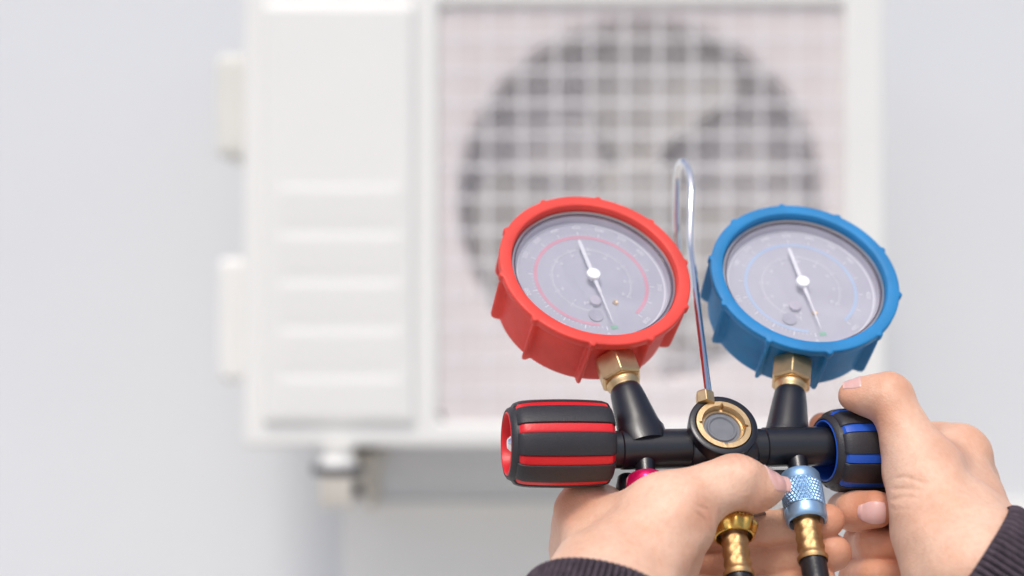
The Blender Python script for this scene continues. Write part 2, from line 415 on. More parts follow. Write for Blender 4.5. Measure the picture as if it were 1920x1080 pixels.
# ================================================================== THE MANIFOLD GAUGE SET
nR, nB = unit(V(.182, -.729, .632)), unit(V(.078, -.771, .631))
nM = unit(V(.13, -.75, .63)); bM = unit(V(.98, .19, -.02)); bM = unit(bM - np.dot(bM, nM) * nM); DM = np.cross(bM, nM)   # D: down the gauge plane
BC = P(1345, 840, .6010)                                     # bar axis under the sight glass
def on_bar(px):                                              # the point of the bar axis seen at that column
    u = (px - 960) / FPX; t = (u * BC[1] - BC[0]) / (bM[0] - u * bM[1]); return BC + t * bM
mg = empty('manifold_gauge_set', BC, 'two-valve manifold held in both hands, red gauge left and blue gauge right', 'gauge manifold')

def ribrad(n_ribs, amps, a_off, width=.040):
    def f(i, t, r):
        ph = ((t - a_off) * n_ribs / (2 * math.pi)) % 1.0; ph = min(ph, 1 - ph) * 2 * math.pi / n_ribs
        return r + amps[i] * math.exp(-(ph / width) ** 4) if amps[i] else r
    return f
DS = .0055
def gauge(rim, n, bar_pt, m, dialm, arcm, needle_px, which, boff):
    G = rim - n * .014
    d = bar_pt - G; d = unit(d - np.dot(d, n) * n)           # towards the manifold
    case = obj('gauge', lathe([(-.0181, 0), (-.0181, .030), (-.014, .034), (-.0138, .0372), (.004, .0374), (.0045, .0374)], G, n, 96), 'steel', mg, origin=G)
    case['label'] = which
    prof = [(-.0171, .030, 0), (-.0174, .0376, 0), (-.0169, .0390, .0006), (-.0161, .0396, .0026), (-.0150, .0398, .0037), (-.0132, .0399, .0041), (0, .0402, .0040), (.0078, .0404, .0038),
            (.0088, .0405, .0036), (.0094, .0410, .0030), (.0099, .0424, .0018), (.0102, .0433, .0013), (.0108, .0437, .0012), (.0136, .0438, .0012), (.0140, .0437, .0011), (.0143, .0433, .0010), (.0144, .0427, .0006), (.0144, .0410, 0), (.0144, .0388, 0),
            (.0142, .0383, 0), (.0138, .0381, 0), (.0110, .0378, 0), (.0094, .0377, 0)]
    off = math.radians(boff)
    obj('boot', lathe([(s, r) for s, r, a in prof], G, n, 720, ref=-d, rad=ribrad(10, [a for *_, a in prof], off, .030)), m, case, origin=G, auto=60)
    obj('bezel', lathe([(.0086, .0379), (.0104, .0378), (.0110, .0374), (.0110, .0368), (.0104, .0364)], G, n, 96), 'steel', case, origin=G)
    obj('dark_ring', lathe([(.0104, .0364), (.0104, .0359), (.0096, .0357), (.0090, .0357)], G, n, 96), 'bezel', case, origin=G)  # gasket round the edge of the glass
    obj('dial_wall', lathe([(.0090, .0357), (.0075, .0356), (.0052, .0354)], G, n, 96), 'lightwall', case, origin=G)
    obj('glass', disc(G + n * .0099, n, .0358, 96), 'glass', case, origin=G)
    Dp = G + n * DS
    obj('dial', join(disc(Dp, n, .0357, 96)), dialm, case, origin=G, smooth=False)
    # local dial frame: up = away from the manifold
    ex = unit(np.cross(n, d)) * -1; ey = -d
    if np.dot(ex, V(1, 0, 0)) < 0: ex = -ex
    L = lambda x, y, s: G + ex * x + ey * y + n * s
    def ring(r0, r1, s, a0=0., a1=2 * math.pi, seg=96):
        v, f = [], []
        for j in range(seg + 1):
            a = a0 + (a1 - a0) * j / seg
            v += [L(r0 * math.cos(a), r0 * math.sin(a), s), L(r1 * math.cos(a), r1 * math.sin(a), s)]
        for j in range(seg): f.append((2 * j, 2 * j + 1, 2 * j + 3, 2 * j + 2))
        return np.array(v), f
    obj('dial_border', ring(.0338, .0345, DS + .00010), 'white', case, origin=G, smooth=False)
    # needle direction taken on the dial plane
    H = L(0, 0, DS + .0034); tip = ray_plane(*needle_px, H, n) - H
    an = math.atan2(np.dot(tip, ey), np.dot(tip, ex))
    astart = an - math.radians(4)                            # zero of the scale, counted clockwise
    span = math.radians(322)
    obj('coloured_arc', ring(.0250, .0266, DS + .00012, astart - span, astart - math.radians(6), 140), arcm, case, origin=G, smooth=False)
    tick = []
    def quad(a, r0, r1, w, s=DS + .00016):
        c, q = math.cos(a), math.sin(a)
        v = [L(r * c - k * w * q, r * q + k * w * c, s) for r, k in ((r0, -1), (r1, -1), (r1, 1), (r0, 1))]
        return np.array(v), [(0, 1, 2, 3)]
    nmaj = 16
    for k in range(nmaj + 1):
        a = astart - span * k / nmaj; tick.append(quad(a, .0269, .0291, .00026))
        for j in range(1, 5):
            if k < nmaj: tick.append(quad(a - span / nmaj * j / 5, .0269, .0278, .00013))
    for k in range(11):
        a = astart - math.radians(14) - (span - math.radians(30)) * k / 10; tick.append(quad(a, .0172, .0198, .00018))
        for j in range(1, 10):
            if k < 10: tick.append(quad(a - (span - math.radians(30)) / 10 * j / 10, .0182, .0191, .00012))
    tick.append(ring(.01795, .01815, DS + .00018, astart - span + .2, astart - .25, 120))
    obj('scale_ticks', join(*tick), 'white', case, origin=G, smooth=False)
    # numerals
    nums = []
    def text(tx, x, y, size, rot=0.):
        cu = bpy.data.curves.new('t', 'FONT'); cu.body = tx; cu.size = size; cu.offset = .00006; cu.align_x = 'CENTER'; cu.align_y = 'CENTER'; cu.resolution_u = 2
        to = bpy.data.objects.new('t', cu); me = bpy.data.meshes.new_from_object(to)
        vv = np.array([tuple(p.co) for p in me.vertices]); ff = [tuple(p.vertices) for p in me.polygons]
        bpy.data.objects.remove(to); bpy.data.curves.remove(cu); bpy.data.meshes.remove(me)
        c, q = math.cos(rot), math.sin(rot)
        return np.array([L(x + a * c - b * q, y + a * q + b * c, DS + .00020) for a, b, _ in vv]), ff
    step = 50 if 'red' in which else 30
    for k in range(0, nmaj + 1, 1):
        a = astart - span * k / nmaj
        if k % 2 == 0 or 5 < k < 12: nums.append(text(str(k * step), .0316 * math.cos(a), .0316 * math.sin(a), .0029, a - math.pi / 2 if math.sin(a) > -.3 else a + math.pi / 2))
    for k in range(0, 11):
        a = astart - math.radians(14) - (span - math.radians(30)) * k / 10
        nums.append(text(str(k * 5), .0155 * math.cos(a), .0155 * math.sin(a), .0018, a - math.pi / 2))
    nums.append(text('psi', -.006, -.0125, .0026))
    obj('numerals', join(*nums), 'white', case, origin=G, smooth=False)
    ag = astart + math.radians(7)
    obj('green_mark', join(quad(ag, .0268, .0288, .0017, DS + .00025), ), 'greenp', case, origin=G, smooth=False)
    # small fittings low on the dial
    obj('adjusting_screw', lathe([(0, 0), (0, .0026), (.0008, .0028), (.0016, .0026), (.0018, 0)][::-1], L(-.0022, -.0128, DS + .0001), n, 28), 'lightwall', case)
    obj('screw_cup', lathe([(.0, .0032), (.0006, .0034), (.0006, .0029), (.0002, .0)], L(-.0040, -.0205, DS + .0001), n, 28), 'darkp', case)
    obj('rivet', lathe([(.0, .0014), (.0007, .0012), (.0007, .0007), (.0003, .0)], L(.0072, -.0142, DS + .0001), n, 20), 'brass', case)
    # needle: slim pointer one way, broad tail the other
    ux = unit(tip); uy = np.cross(n, ux)
    def strip(pts, s0, th=.0004):
        v = []; m_ = len(pts)
        for s in (s0, s0 + th):
            for x_, w_ in pts: v += [H + n * s + ux * x_ + uy * w_, H + n * s + ux * x_ - uy * w_]
        f = []
        for i in range(m_ - 1):
            a = 2 * i; f.append((a, a + 2, a + 3, a + 1)); b = a + 2 * m_; f.append((b, b + 1, b + 3, b + 2))
            f.append((a, b, b + 2, a + 2)); f.append((a + 1, a + 3, b + 3, b + 1))
        f += [(0, 1, 2 * m_ + 1, 2 * m_), (2 * m_ - 2, 4 * m_ - 2, 4 * m_ - 1, 2 * m_ - 1)]
        return np.array(v), f
    obj('needle', strip([(-.0212, .0003), (-.0206, .00075), (-.0190, .00085), (-.004, .0009), (.004, .0009), (.010, .00065), (.0105, .00045), (.020, .00040), (.0278, .00012)], 0), 'white', case)
    obj('needle_hub', lathe([(-.0032, .0008), (-.0006, .0008), (-.0004, .0030), (.0010, .0032), (.0016, .0029), (.0018, 0)], H, n, 32), 'white', case)
    # fittings towards the manifold
    jj = G + d * .0405
    hexn = unit(nM * .95 + bM * .3)
    def hexnut(O, ax, r, h, ref):
        x_, y_, z_ = basis(ax, ref); v, f = [], []
        rows = [(0, .90), (.0012, 1), (h - .0012, 1), (h, .90)]
        for s, k in rows:
            for j in range(6):
                a = math.radians(60 * j + 30); v.append(O + z_ * s + r * k * (math.cos(a) * x_ + math.sin(a) * y_))
        for i in range(3):
            for j in range(6): f.append((i * 6 + j, i * 6 + (j + 1) % 6, i * 6 + 6 + (j + 1) % 6, i * 6 + 6 + j))
        f += [tuple(range(6))[::-1], tuple(range(18, 24))]
        return np.array(v), f
    obj('hex_nut', hexnut(jj, d, .0096, .0125, hexn), 'brass', case, smooth=False, bevel=.0004)
    tot = np.dot(bar_pt - G, d)
    obj('brass_collar', lathe([(.0529, 0), (.0529, .0066), (.0538, .0072), (.0552, .0072), (.0562, .0064), (.0580, .0062), (.0580, 0)], G, d, 40), 'brass', case)
    sq = lambda i, t, r: r if i < 4 or r < 1e-6 else 1 / math.sqrt((math.cos(t) / r) ** 2 + (math.sin(t) / min(r, .0077)) ** 2)
    obj('neck', lathe([(.0566, 0), (.0566, .0058), (.0571, .0064), (.0582, .0069), (.0600, .0072), (.0640, .0077), (tot - .0110, .0093), (tot - .0095, .0097), (tot - .0084, .0101), (tot - .0076, .0106), (tot - .003, .0106), (tot, .0098), (tot, 0)], G, d, 64, ref=bM, rad=sq), 'anod', mg)
    return G, d
rimR, rimB = P(1117, 502, .635), P(1509.5, 517, .655)
barR, barB = on_bar(1207), on_bar(1477)
gauge(rimR, nR, barR, 'red', 'dial', 'pink', (1152, 612), 'red rubber-booted gauge, slim white needle', 18)
gauge(rimB, nB, barB, 'blue', 'dialb', 'pale_blue', (1543, 626), 'blue rubber-booted gauge, slim white needle', 18)

# bar, valve body and sight glass
bl, br = on_bar(1135), on_bar(1580)
Lb = np.linalg.norm(br - bl)
bar_prof = [(0, 0), (0, .0079), (Lb, .0079), (Lb, 0)]
obj('manifold_bar', lathe(bar_prof, bl, bM, 48), 'anod', mg)
for s, l in ((on_bar(1168), .030), (on_bar(1436), .030)):
    obj('bar_sleeve', lathe([(0, .0078), (.0006, .0084), (l - .0006, .0084), (l, .0078)], s - bM * .0015, bM, 48), 'anod', mg)
cen = on_bar(1352)
obj('valve_body', lathe([(-.0145, 0), (-.0145, .0082), (-.0132, .0094), (-.009, .0100), (.009, .0100), (.0132, .0094), (.0145, .0082), (.0145, 0)], cen + DM * .001 - nM * .0018, bM, 48), 'anod', mg)
sg = unit(nM + V(0, 0, 0)); SC = ray_plane(1357, 796, cen + nM * .0125, nM)
axo = SC - nM * .0125
KS = 1.05
obj('sight_ring', lathe([(a_, b_ * KS) for a_, b_ in [(-.010, 0), (-.010, .0105), (-.002, .0118), (.004, .0132), (.0108, .0140), (.0121, .0139), (.0125, .0134), (.0125, .0116), (.0120, .0113), (.002, .0110), (.002, 0)]], axo, nM, 80), 'anod', mg)
def notched(i, t, r):
    ph = (t * 4 / (2 * math.pi) + .12) % 1.0
    return r + (.0011 if ph < .09 and i in (3, 4, 5) else 0)
obj('sight_bezel', lathe([(.0060, .0116), (.0120, .0118), (.0128, .0116), (.0129, .0094), (.0122, .0090), (.0100, .0088), (.0100, .0079), (.0088, .0078)], axo, nM, 160, rad=notched), 'brass', mg)
obj('sight_window', disc(axo + nM * .0104, nM, .0087, 48), 'sight', mg)
obj('sight_floor', lathe([(.0092, 0), (.0092, .0050), (.0099, .0056), (.0099, .0062), (.0090, .0066), (.0090, .0079)], axo, nM, 48), 'frost', mg)
# ports below
def port(px):
    o = on_bar(px); return o
PR, PC, PB = on_bar(1207), on_bar(1352), on_bar(1490)
dport = unit(DM - bM * .10)
for o in (PR, PC, PB):
    obj('port', lathe([(.005, 0), (.005, .0050), (.0080, .0044), (.0125, .0042), (.0130, .0050), (.0142, .0050), (.016, .0046), (.024, .0046), (.024, 0)], o, dport, 40), 'anod', mg)
# plate carrying the spare hose fittings at the back
hb0 = cen - nM * .010 + DM * .0105
x_, y_ = bM, DM
def slab(O, ex, ey, ez, lx, ly, lz):
    v = [O + ex * a * lx + ey * b * ly + ez * c * lz for a in (-1, 1) for b in (-1, 1) for c in (-1, 1)]
    return np.array(v), [(0, 1, 3, 2), (4, 6, 7, 5), (0, 4, 5, 1), (2, 3, 7, 6), (0, 2, 6, 4), (1, 5, 7, 3)]
obj('holder_plate', slab(hb0, bM, DM, nM, .041, .0012, .007), 'anod', mg, bevel=.0006)
for px in (1178, 1412):
    q = hb0 + bM * (np.dot(on_bar(px) - cen, bM)) - nM * .001
    obj('spare_fitting', lathe([(-.004, 0), (-.004, .0035), (.0, .0048), (.010, .0046), (.010, .0030), (.016, .0028), (.016, 0)], q, DM, 32), 'steel' if px > 1300 else 'anod', mg)

# knobs: coloured core whose eight ribs show between black rubber pads
def knob(O, ax, L_, core_m, hollow_inner, screw, rot=0.):
    x_, y_, z_ = basis(ax, nM)
    def R(s):                                                # barrel outline
        u = s / L_; return .0172 + .0007 * math.sin(math.pi * u) - .0021 * math.exp(-u / .045) - .0016 * math.exp(-(1 - u) / .03)
    rows = [(L_ * i / 20) for i in range(21)]
    seg = 240; ph0 = math.radians(22.5 + 23 + rot)
    def ph(t): p = ((t - ph0) % (math.pi / 4)); return min(p, math.pi / 4 - p)
    prof = [(.012, .0), (.012, .0115), (.001, .0128), (-.0002, .0134), (.0004, .0142)] + [(s, R(s) - .0011) for s in rows[1:-1]] + [(L_ - .0003, .0145), (L_, .0135), (L_ - .002, .0120), (L_ - .010, .0112), (L_ - .010, 0)]
    nr = len(prof)
    rad = lambda i, t, r: r + (.0011 * max(0, 1 - (max(0, ph(t) - .112) / .01)) if 5 <= i < nr - 5 else 0)
    k = obj('valve_knob', lathe(prof, O, ax, seg, ref=nM, rad=rad), core_m, mg, origin=O)
    pv = None
    for q in range(8):
        c = ph0 + math.pi / 8 + q * math.pi / 4; hw = .275
        v, f = [], []; cols = [-1, -.985, -.94, -.7, -.35, 0, .35, .7, .94, .985, 1]; na = len(cols)
        ss = [.0004, .0006, .0014] + [.0014 + (L_ - .0024) * i / 20 for i in range(1, 20)] + [L_ - .0010, L_ - .0002, L_]
        ns = len(ss) - 1
        for i, s in enumerate(ss):
            for j, cj in enumerate(cols):
                t = c + hw * cj; r = R(s) + .0004
                if j in (0, na - 1) or i in (0, ns): r = R(s) - .0016
                elif j in (1, na - 2) or i in (1, ns - 1): r = R(s) - .0001
                v.append(O + z_ * s + r * (math.cos(t) * x_ + math.sin(t) * y_))
        for i in range(ns):
            for j in range(na - 1): f.append((i * na + j, i * na + j + 1, (i + 1) * na + j + 1, (i + 1) * na + j))
        obj('grip_pad', (np.array(v), f), 'grip', k, auto=50)
    obj('end_ring', lathe([(.0018, .0131), (-.0010, .0131), (-.0018, .0137), (-.0012, .0146), (.0006, .0154), (.0018, .0156)], O, ax, 96, ref=nM), 'grip', k)
    obj('inner_lip', lathe([(.0100, .0122), (-.0012, .0122), (-.0019, .0126), (-.0016, .0132), (.0010, .0132)], O, ax, 96, ref=nM), core_m, k)
    if screw:
        obj('knob_screw', lathe([(-.0012, 0), (-.0012, .0020), (.0002, .0034), (.003, .0036), (.012, .0036)], O, ax, 24), 'chrome', k)
    return k
kr0 = on_bar(955); kr0 = P(957, 832, kr0[1])
krax = unit(P(1150, 831, on_bar(1150)[1]) - kr0)
knob(kr0, krax, np.linalg.norm(P(1141, 831, on_bar(1141)[1]) - kr0), 'red2', False, True, 11)
kb0 = P(1551, 845, on_bar(1551)[1])
knob(kb0, unit(bM + V(0, .07, -.01)), .041, 'blue2', True, False)
# hook
hp = [P(1330, 752, .600), P(1327, 730, .607), P(1313, 620, .640), P(1299, 500, .672), P(1294, 455, .684), P(1295, 400, .694), P(1296, 350, .702),
      P(1290, 316, .710), P(1278, 303, .716), P(1270, 322, .724), P(1268, 370, .730), P(1268, 420, .733), P(1271, 470, .733)]
sp = spline(hp, 10)
rs = [.0017 + .0001 * min(1, max(0, (i - 45) / 18)) for i in range(len(sp))]
obj('hanging_hook', tube(sp, rs, 24), 'chrome', mg, auto=70)
obj('hook_base', lathe([(-.003, 0), (-.003, .0042), (.0022, .0042), (.0034, .0030), (.0034, 0)], P(1322, 748, .6025), unit(-DM + bM * .1), 6), 'brass', mg, smooth=False, bevel=.0003)

# ================================================================== HOSES
def knurl(O, ax, s0, s1, r, n_=32, amp=.00042):
    x_, y_, z_ = basis(ax, nM); ns = int((s1 - s0) / .00022); na = n_ * 6
    s = np.linspace(s0, s1, ns + 1)[:, None]; t = (np.arange(na) / na * 2 * math.pi)[None, :]
    k = 1 / .0030 * 2 * math.pi / 2
    h = np.abs(np.sin((t * n_ / 2 + s * k))) + np.abs(np.sin((t * n_ / 2 - s * k)))
    e = np.minimum(1, np.minimum(s - s0, s1 - s) / .0004)
    rr = r + amp * (h - 1) * e
    v = O + z_ * s[..., None] + (rr * np.cos(t))[..., None] * x_ + (rr * np.sin(t))[..., None] * y_
    v = v.reshape(-1, 3); f = []
    for i in range(ns):
        a = i * na
        for j in range(na): k2 = (j + 1) % na; f.append((a + j, a + k2, a + na + k2, a + na + j))
    return v, f
def hose(O, ax, cm, label, gold=False, end=None):
    t = empty('charging_hose', O + ax * .014, label, 'hose', 'charging hoses screwed to the manifold')
    c = obj('coupling', lathe([(.0148, .0048), (.0145, .0078), (.0152, .0083), (.0192, .0084), (.0196, .0081)], O, ax, 64), cm, t)
    obj('knurled_band', knurl(O, ax, .0196, .0312, .0084), cm, c)
    if not gold:
        obj('coupling_end', lathe([(.0312, .0081), (.0316, .0086), (.0345, .0087), (.0362, .0084), (.0372, .0078), (.0374, .0073), (.0366, .0070), (.0325, .0069)], O, ax, 64), cm, c)
    else:
        lob = lambda i, th, r: r + (.00045 * math.cos(10 * th) if 1 <= i <= 4 else 0)
        obj('coupling_end', lathe([(.0312, .0081), (.0314, .0094), (.0335, .0097), (.0348, .0090), (.0362, .0086), (.0372, .0080), (.0374, .0074), (.0366, .0071), (.0325, .0070)], O, ax, 120, rad=lob), cm, c)
    r0 = .0055
    obj('dark_ring', lathe([(.0340, .0050), (.0340, .0071)], O, ax, 48), 'rubber', c)  # dark disc painted in as the shade of the coupling's open end
    dim = []
    rows = np.linspace(.0325, .0552, 74)
    def fr(i, th, r):
        s = rows[i]; a = 0
        for q in range(3):
            sc = .0395 + q * .0047
            for w_ in range(6):
                dt = (th - w_ * math.pi / 3 - (0 if True else .5) + math.pi) % (2 * math.pi) - math.pi
                a += math.exp(-((s - sc) / .0016) ** 2 - (dt / .36) ** 2)
        wob = .00025 * math.cos((s - .0395) / .0047 * 2 * math.pi)
        end_ = .0005 * (1 if s > .0532 else 0)
        return r - .0007 * a + wob + end_
    obj('ferrule', lathe([(s, r0) for s in rows], O, ax, 120, ref=V(-.25, -.70, .48), rad=fr), 'ferrule', t)
    pts = [O + ax * .0540, O + ax * .075, O + ax * .10 + V(0, .004, -.01)] + end
    obj('hose_line', tube(spline(pts, 10), .0053, 24), 'hose', t)
    return t
hose(PR, dport, 'cred', 'hose with magenta knurled coupling under the red gauge, gripped inside the left hand',
     end=[P(1300, 1300, .53), P(1320, 1700, .52), P(1330, 2600, .50)])
hose(PC + bM * .001 + dport * .0060, dport, 'gold', 'black hose with yellow brass coupling, beneath the thumb at centre port', gold=True,
     end=[P(1420, 1300, .525), P(1450, 1700, .50), P(1480, 2600, .47)])
hose(PB, dport, 'cblue', 'black hose with blue knurled coupling pinched at the thumb tip', end=[P(1590, 1300, .525), P(1620, 1700, .50), P(1640, 2600, .47)])

# ================================================================== THE PERSON'S HANDS
def smin(a, b, k):
    if k <= 0: return np.minimum(a, b)
    h = np.maximum(k - np.abs(a - b), 0) / k
    return np.minimum(a, b) - h * h * k * .25
def cap(p, a, b, ra, rb):
    ba = (b - a).astype(np.float32); pa = p - a.astype(np.float32)
    t = np.clip(pa @ ba / float(ba @ ba), 0, 1)
    d = pa - t[..., None] * ba
    return np.sqrt((d * d).sum(-1)) - (ra + (rb - ra) * t)
def ell(p, c, ax, r):
    q = (p - c.astype(np.float32)) @ np.stack(ax, 1).astype(np.float32)
    r = np.array(r, np.float32); k0 = np.sqrt(((q / r) ** 2).sum(-1)); k1 = np.sqrt(((q / r ** 2) ** 2).sum(-1)) + 1e-9
    return k0 * (k0 - 1) / k1
def surface_nets(F, o, h):
    nx, ny, nz = F.shape; ins = F < 0
    acc = np.zeros((nx - 1, ny - 1, nz - 1, 3), np.float32); cnt = np.zeros((nx - 1, ny - 1, nz - 1), np.float32)
    g = np.indices((nx - 1, ny - 1, nz - 1)).transpose(1, 2, 3, 0).astype(np.float32)
    sl = lambda c: tuple(slice(k, k + n - 1) for k, n in zip(c, F.shape))
    cs = [(i, j, k) for i in (0, 1) for j in (0, 1) for k in (0, 1)]
    for a in cs:
        for ax in range(3):
            if a[ax]: continue
            b = list(a); b[ax] = 1; fa, fb = F[sl(a)], F[sl(b)]
            m = (fa < 0) != (fb < 0); t = np.where(m, fa / np.where(m, fa - fb, 1), 0)
            off = np.zeros(F[sl(a)].shape + (3,), np.float32); off[...] = a; off[..., ax] += t
            acc += off * m[..., None]; cnt += m
    act = cnt > 0; idx = -np.ones(act.shape, np.int64); idx[act] = np.arange(act.sum())
    v = (g[act] + acc[act] / cnt[act][:, None]) * h + o
    fs = []
    for ax in range(3):
        a = [slice(1, -1)] * 3; a[ax] = slice(0, -1); b = [slice(1, -1)] * 3; b[ax] = slice(1, None)
        ia, ib = ins[tuple(a)], ins[tuple(b)]; m = ia != ib; w_ = np.argwhere(m)
        if not len(w_): continue
        c = w_.copy(); u1, u2 = [(1, 2), (2, 0), (0, 1)][ax]
        for u in (u1, u2): c[:, u] += 1                      # grid point index of the edge
        def cell(d1, d2):
            e = c.copy(); e[:, u1] += d1; e[:, u2] += d2; return idx[e[:, 0], e[:, 1], e[:, 2]]
        q = np.stack([cell(-1, -1), cell(0, -1), cell(0, 0), cell(-1, 0)], 1)
        fl = ~ia[m]; q[fl] = q[fl][:, ::-1]; fs.append(q)
    return v, np.vstack(fs)

def build_hand(parent, core, fingers, webs, creases, nails, blush_shade, label, vox=.00062):
    """core: (a,b,ra,rb,k) prims blended broadly; fingers: lists of (point, radius); crease: (point, axis, side, count)"""
    pts = [p for c in core for p in c[:2]] + [p for f in fingers for p, r in f]
    lo = np.min(pts, 0) - .028; hi = np.max(pts, 0) + .028
    def sdf(p):
        d = None
        for a, b, ra, rb, k in core:
            e = cap(p, a, b, ra, rb); d = e if d is None else smin(d, e, k)
        fd = None
        for f in fingers:
            e = None
            for i in range(len(f) - 1):
                c = cap(p, f[i][0], f[i + 1][0], f[i][1], f[i + 1][1]); e = c if e is None else smin(e, c, .0022)
            # slight waist between the joints
            fd = e if fd is None else smin(fd, e, .0011)
            d = smin(d, cap(p, f[0][0], f[0][0] + (f[1][0] - f[0][0]) * .25, f[0][1], f[0][1] * .97), .010)
        d = smin(d, fd, .0035)
        X, Y, Z = p[..., 0], p[..., 1], p[..., 2]
        d = d + .00022 * (np.sin(X * 310 + 2 * np.sin(Z * 170)) + np.sin(Z * 370 + 1.7 * np.sin(Y * 210 + X * 90)) + np.sin(Y * 290 + Z * 120))
        for c0, ax, side, n_, gap, amp, R_ in creases:
            q = p - c0.astype(np.float32); s = q @ ax.astype(np.float32); h = q @ side.astype(np.float32)
            wgt = np.clip(h / .004, 0, 1) * np.exp(-((q * q).sum(-1) / (R_ * R_)) ** 2)
            bend = .0012 * np.sin((q @ np.cross(ax, side).astype(np.float32)) * 420)
            g = 0
            for k in range(n_):
                o_ = (k - (n_ - 1) / 2) * gap; g = g + np.exp(-((s - o_ + bend * (1 if k % 2 else .4)) / .0007) ** 2)
            d = d + amp * wgt * g
        return d
    n = np.ceil((hi - lo) / vox).astype(int) + 1
    B = 8; nb = np.ceil(n / B).astype(int); n = nb * B
    bi = np.stack(np.meshgrid(*[np.arange(k) for k in nb], indexing='ij'), -1).reshape(-1, 3)
    dc = sdf((lo + (bi * B + (B - 1) / 2) * vox).astype(np.float32))
    live = np.abs(dc) < vox * B * .87 + .0012
    F6 = np.where(dc < 0, -1, 1).astype(np.float32).reshape(*nb, 1, 1, 1) * np.ones((1, 1, 1, B, B, B), np.float32)
    sub = np.stack(np.meshgrid(*[np.arange(B)] * 3, indexing='ij'), -1).reshape(1, -1, 3) * vox
    lb = bi[live]
    for i0 in range(0, len(lb), 400):
        q = lb[i0:i0 + 400]; g = (lo + q[:, None] * B * vox + sub).astype(np.float32)
        F6[q[:, 0], q[:, 1], q[:, 2]] = sdf(g).reshape(-1, B, B, B)
    F = F6.transpose(0, 3, 1, 4, 2, 5).reshape(*n)
    v, f = surface_nets(F, lo, vox)
    O = core[0][0]
    me = bpy.data.meshes.new('hand'); me.vertices.add(len(v)); me.vertices.foreach_set('co', (v - O).astype(np.float32).ravel())
    me.loops.add(len(f) * 4); me.loops.foreach_set('vertex_index', f.ravel().astype(np.int32))
    me.polygons.add(len(f)); me.polygons.foreach_set('loop_start', np.arange(len(f), dtype=np.int32) * 4)
    me.polygons.foreach_set('use_smooth', [True] * len(f))
    me.update(calc_edges=True); me.materials.append(M['skin'])
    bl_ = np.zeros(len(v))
    for c, r, s in blush_shade: bl_ = np.maximum(bl_, s * np.exp(-((v - c) ** 2).sum(-1) / (r * r)))  # spots carry both skin redness and painted shade
    at = me.attributes.new('blush_shade', 'FLOAT', 'POINT'); at.data.foreach_set('value', bl_.astype(np.float32))
    o = bpy.data.objects.new('hand', me); COL.objects.link(o); o.parent = parent; o.location = tuple(O - wloc(parent)); o['label'] = label
    sm = o.modifiers.new('smooth', 'SMOOTH'); sm.factor = .5; sm.iterations = 3
    # fingernails lie on the skin surface, found by walking inwards along the nail's own normal
    for c, a, nn, ln, wd, rr in nails:
        a = unit(a); nn = unit(nn - np.dot(nn, a) * a); s_ = np.cross(nn, a); nu, nv = 44, 44
        uu = np.linspace(-1, 1, nu); vv = np.linspace(-1, 1, nv); U, W = np.meshgrid(uu, vv, indexing='ij')
        X = U * np.sqrt(1 - np.where(U > 0, .14, .28) * W ** 2); Y_ = W * np.sqrt(1 - .26 * U ** 2)
        ph_ = (Y_ * wd / 2 / rr).ravel()
        base = c + ((X * ln / 2).ravel())[:, None] * a
        dr = np.cos(ph_)[:, None] * nn + np.sin(ph_)[:, None] * s_
        t_ = np.full(len(base), rr * 2.2)
        for _ in range(50):
            d = sdf((base + dr * t_[:, None]).astype(np.float32)); t_ = np.maximum(t_ - d * .7, rr * .80); t_ = np.minimum(t_, rr * 1.25)
        lift = .00034 - .00095 * np.clip(np.abs(W) - .80, 0, 1).ravel() / .2 - .00085 * np.clip(-U - .78, 0, 1).ravel() / .22 + .00015 * np.clip(U - .6, 0, 1).ravel()
        q = base + dr * (t_ + lift)[:, None]
        fs = [(i * nv + j, (i + 1) * nv + j, (i + 1) * nv + j + 1, i * nv + j + 1) for i in range(nu - 1) for j in range(nv - 1)]
        obj('fingernail', (q, fs), 'nail', o, auto=80)
    return o

person = empty('person', V(.10, .10, CAMH - .45), 'person seen only as two hands and dark knitted cuffs, holding the gauge manifold', 'person')
mm = .001
# ---- the hand at the left (thumb in front, fingers behind the hoses)
def PL(px, py, Y): return P(px, py, Y)
tip, dip, ip, mcp, cmc = PL(1440, 914, .5800), PL(1411, 911, .578), PL(1380, 902, .5745), PL(1258, 948, .5690), PL(1185, 1085, .553)
wr = PL(1125, 1175, .5370); el = wr + V(-.07, -.20, -.17)
fi = [PL(1098, 956, .600), PL(1090, 998, .610), PL(1092, 1045, .612), PL(1100, 1090, .606)]
coreL = [(wr, wr + (el - wr) * .5, .025, .029, .01), (PL(1140, 1110, .555), wr, .0235, .0235, .02),
         (cmc, mcp, .0185, .0128, .015), (mcp, ip, .0122, .0107, .006), (ip, dip, .0107, .0092, .003), (dip, tip, .0094, .0070, .004),
         (PL(1408, 925, .577), PL(1425, 927, .578), .0078, .0068, .003),
         (PL(1235, 1025, .566), PL(1262, 990, .567), .0170, .0150, .012),
         (fi[0], PL(1150, 1090, .568), .0104, .0185, .014), (fi[1], PL(1160, 1110, .575), .0100, .018, .012),
         (fi[2], PL(1160, 1125, .575), .0100, .018, .012), (fi[3], PL(1170, 1140, .57), .0100, .018, .012),
         (fi[0] + V(.004, -.002, -.003), mcp + V(-.010, 0, -.004), .0092, .0100, .010)]
fingL = [[(fi[0], .0100), (PL(1312, 992, .612), .0086), (PL(1440, 992, .600), .0076), (PL(1551, 976, .590), .0071)],
         [(fi[1], .0100), (PL(1322, 1052, .615), .0088), (PL(1455, 1052, .602), .0079), (PL(1560, 1034, .590), .0078)],
         [(fi[2], .0098), (PL(1312, 1112, .611), .0084), (PL(1440, 1112, .599), .0076), (PL(1535, 1096, .588), .0073)],
         [(fi[3], .0090), (PL(1290, 1165, .601), .0074), (PL(1400, 1168, .591), .0068), (PL(1475, 1152, .584), .0065)]]
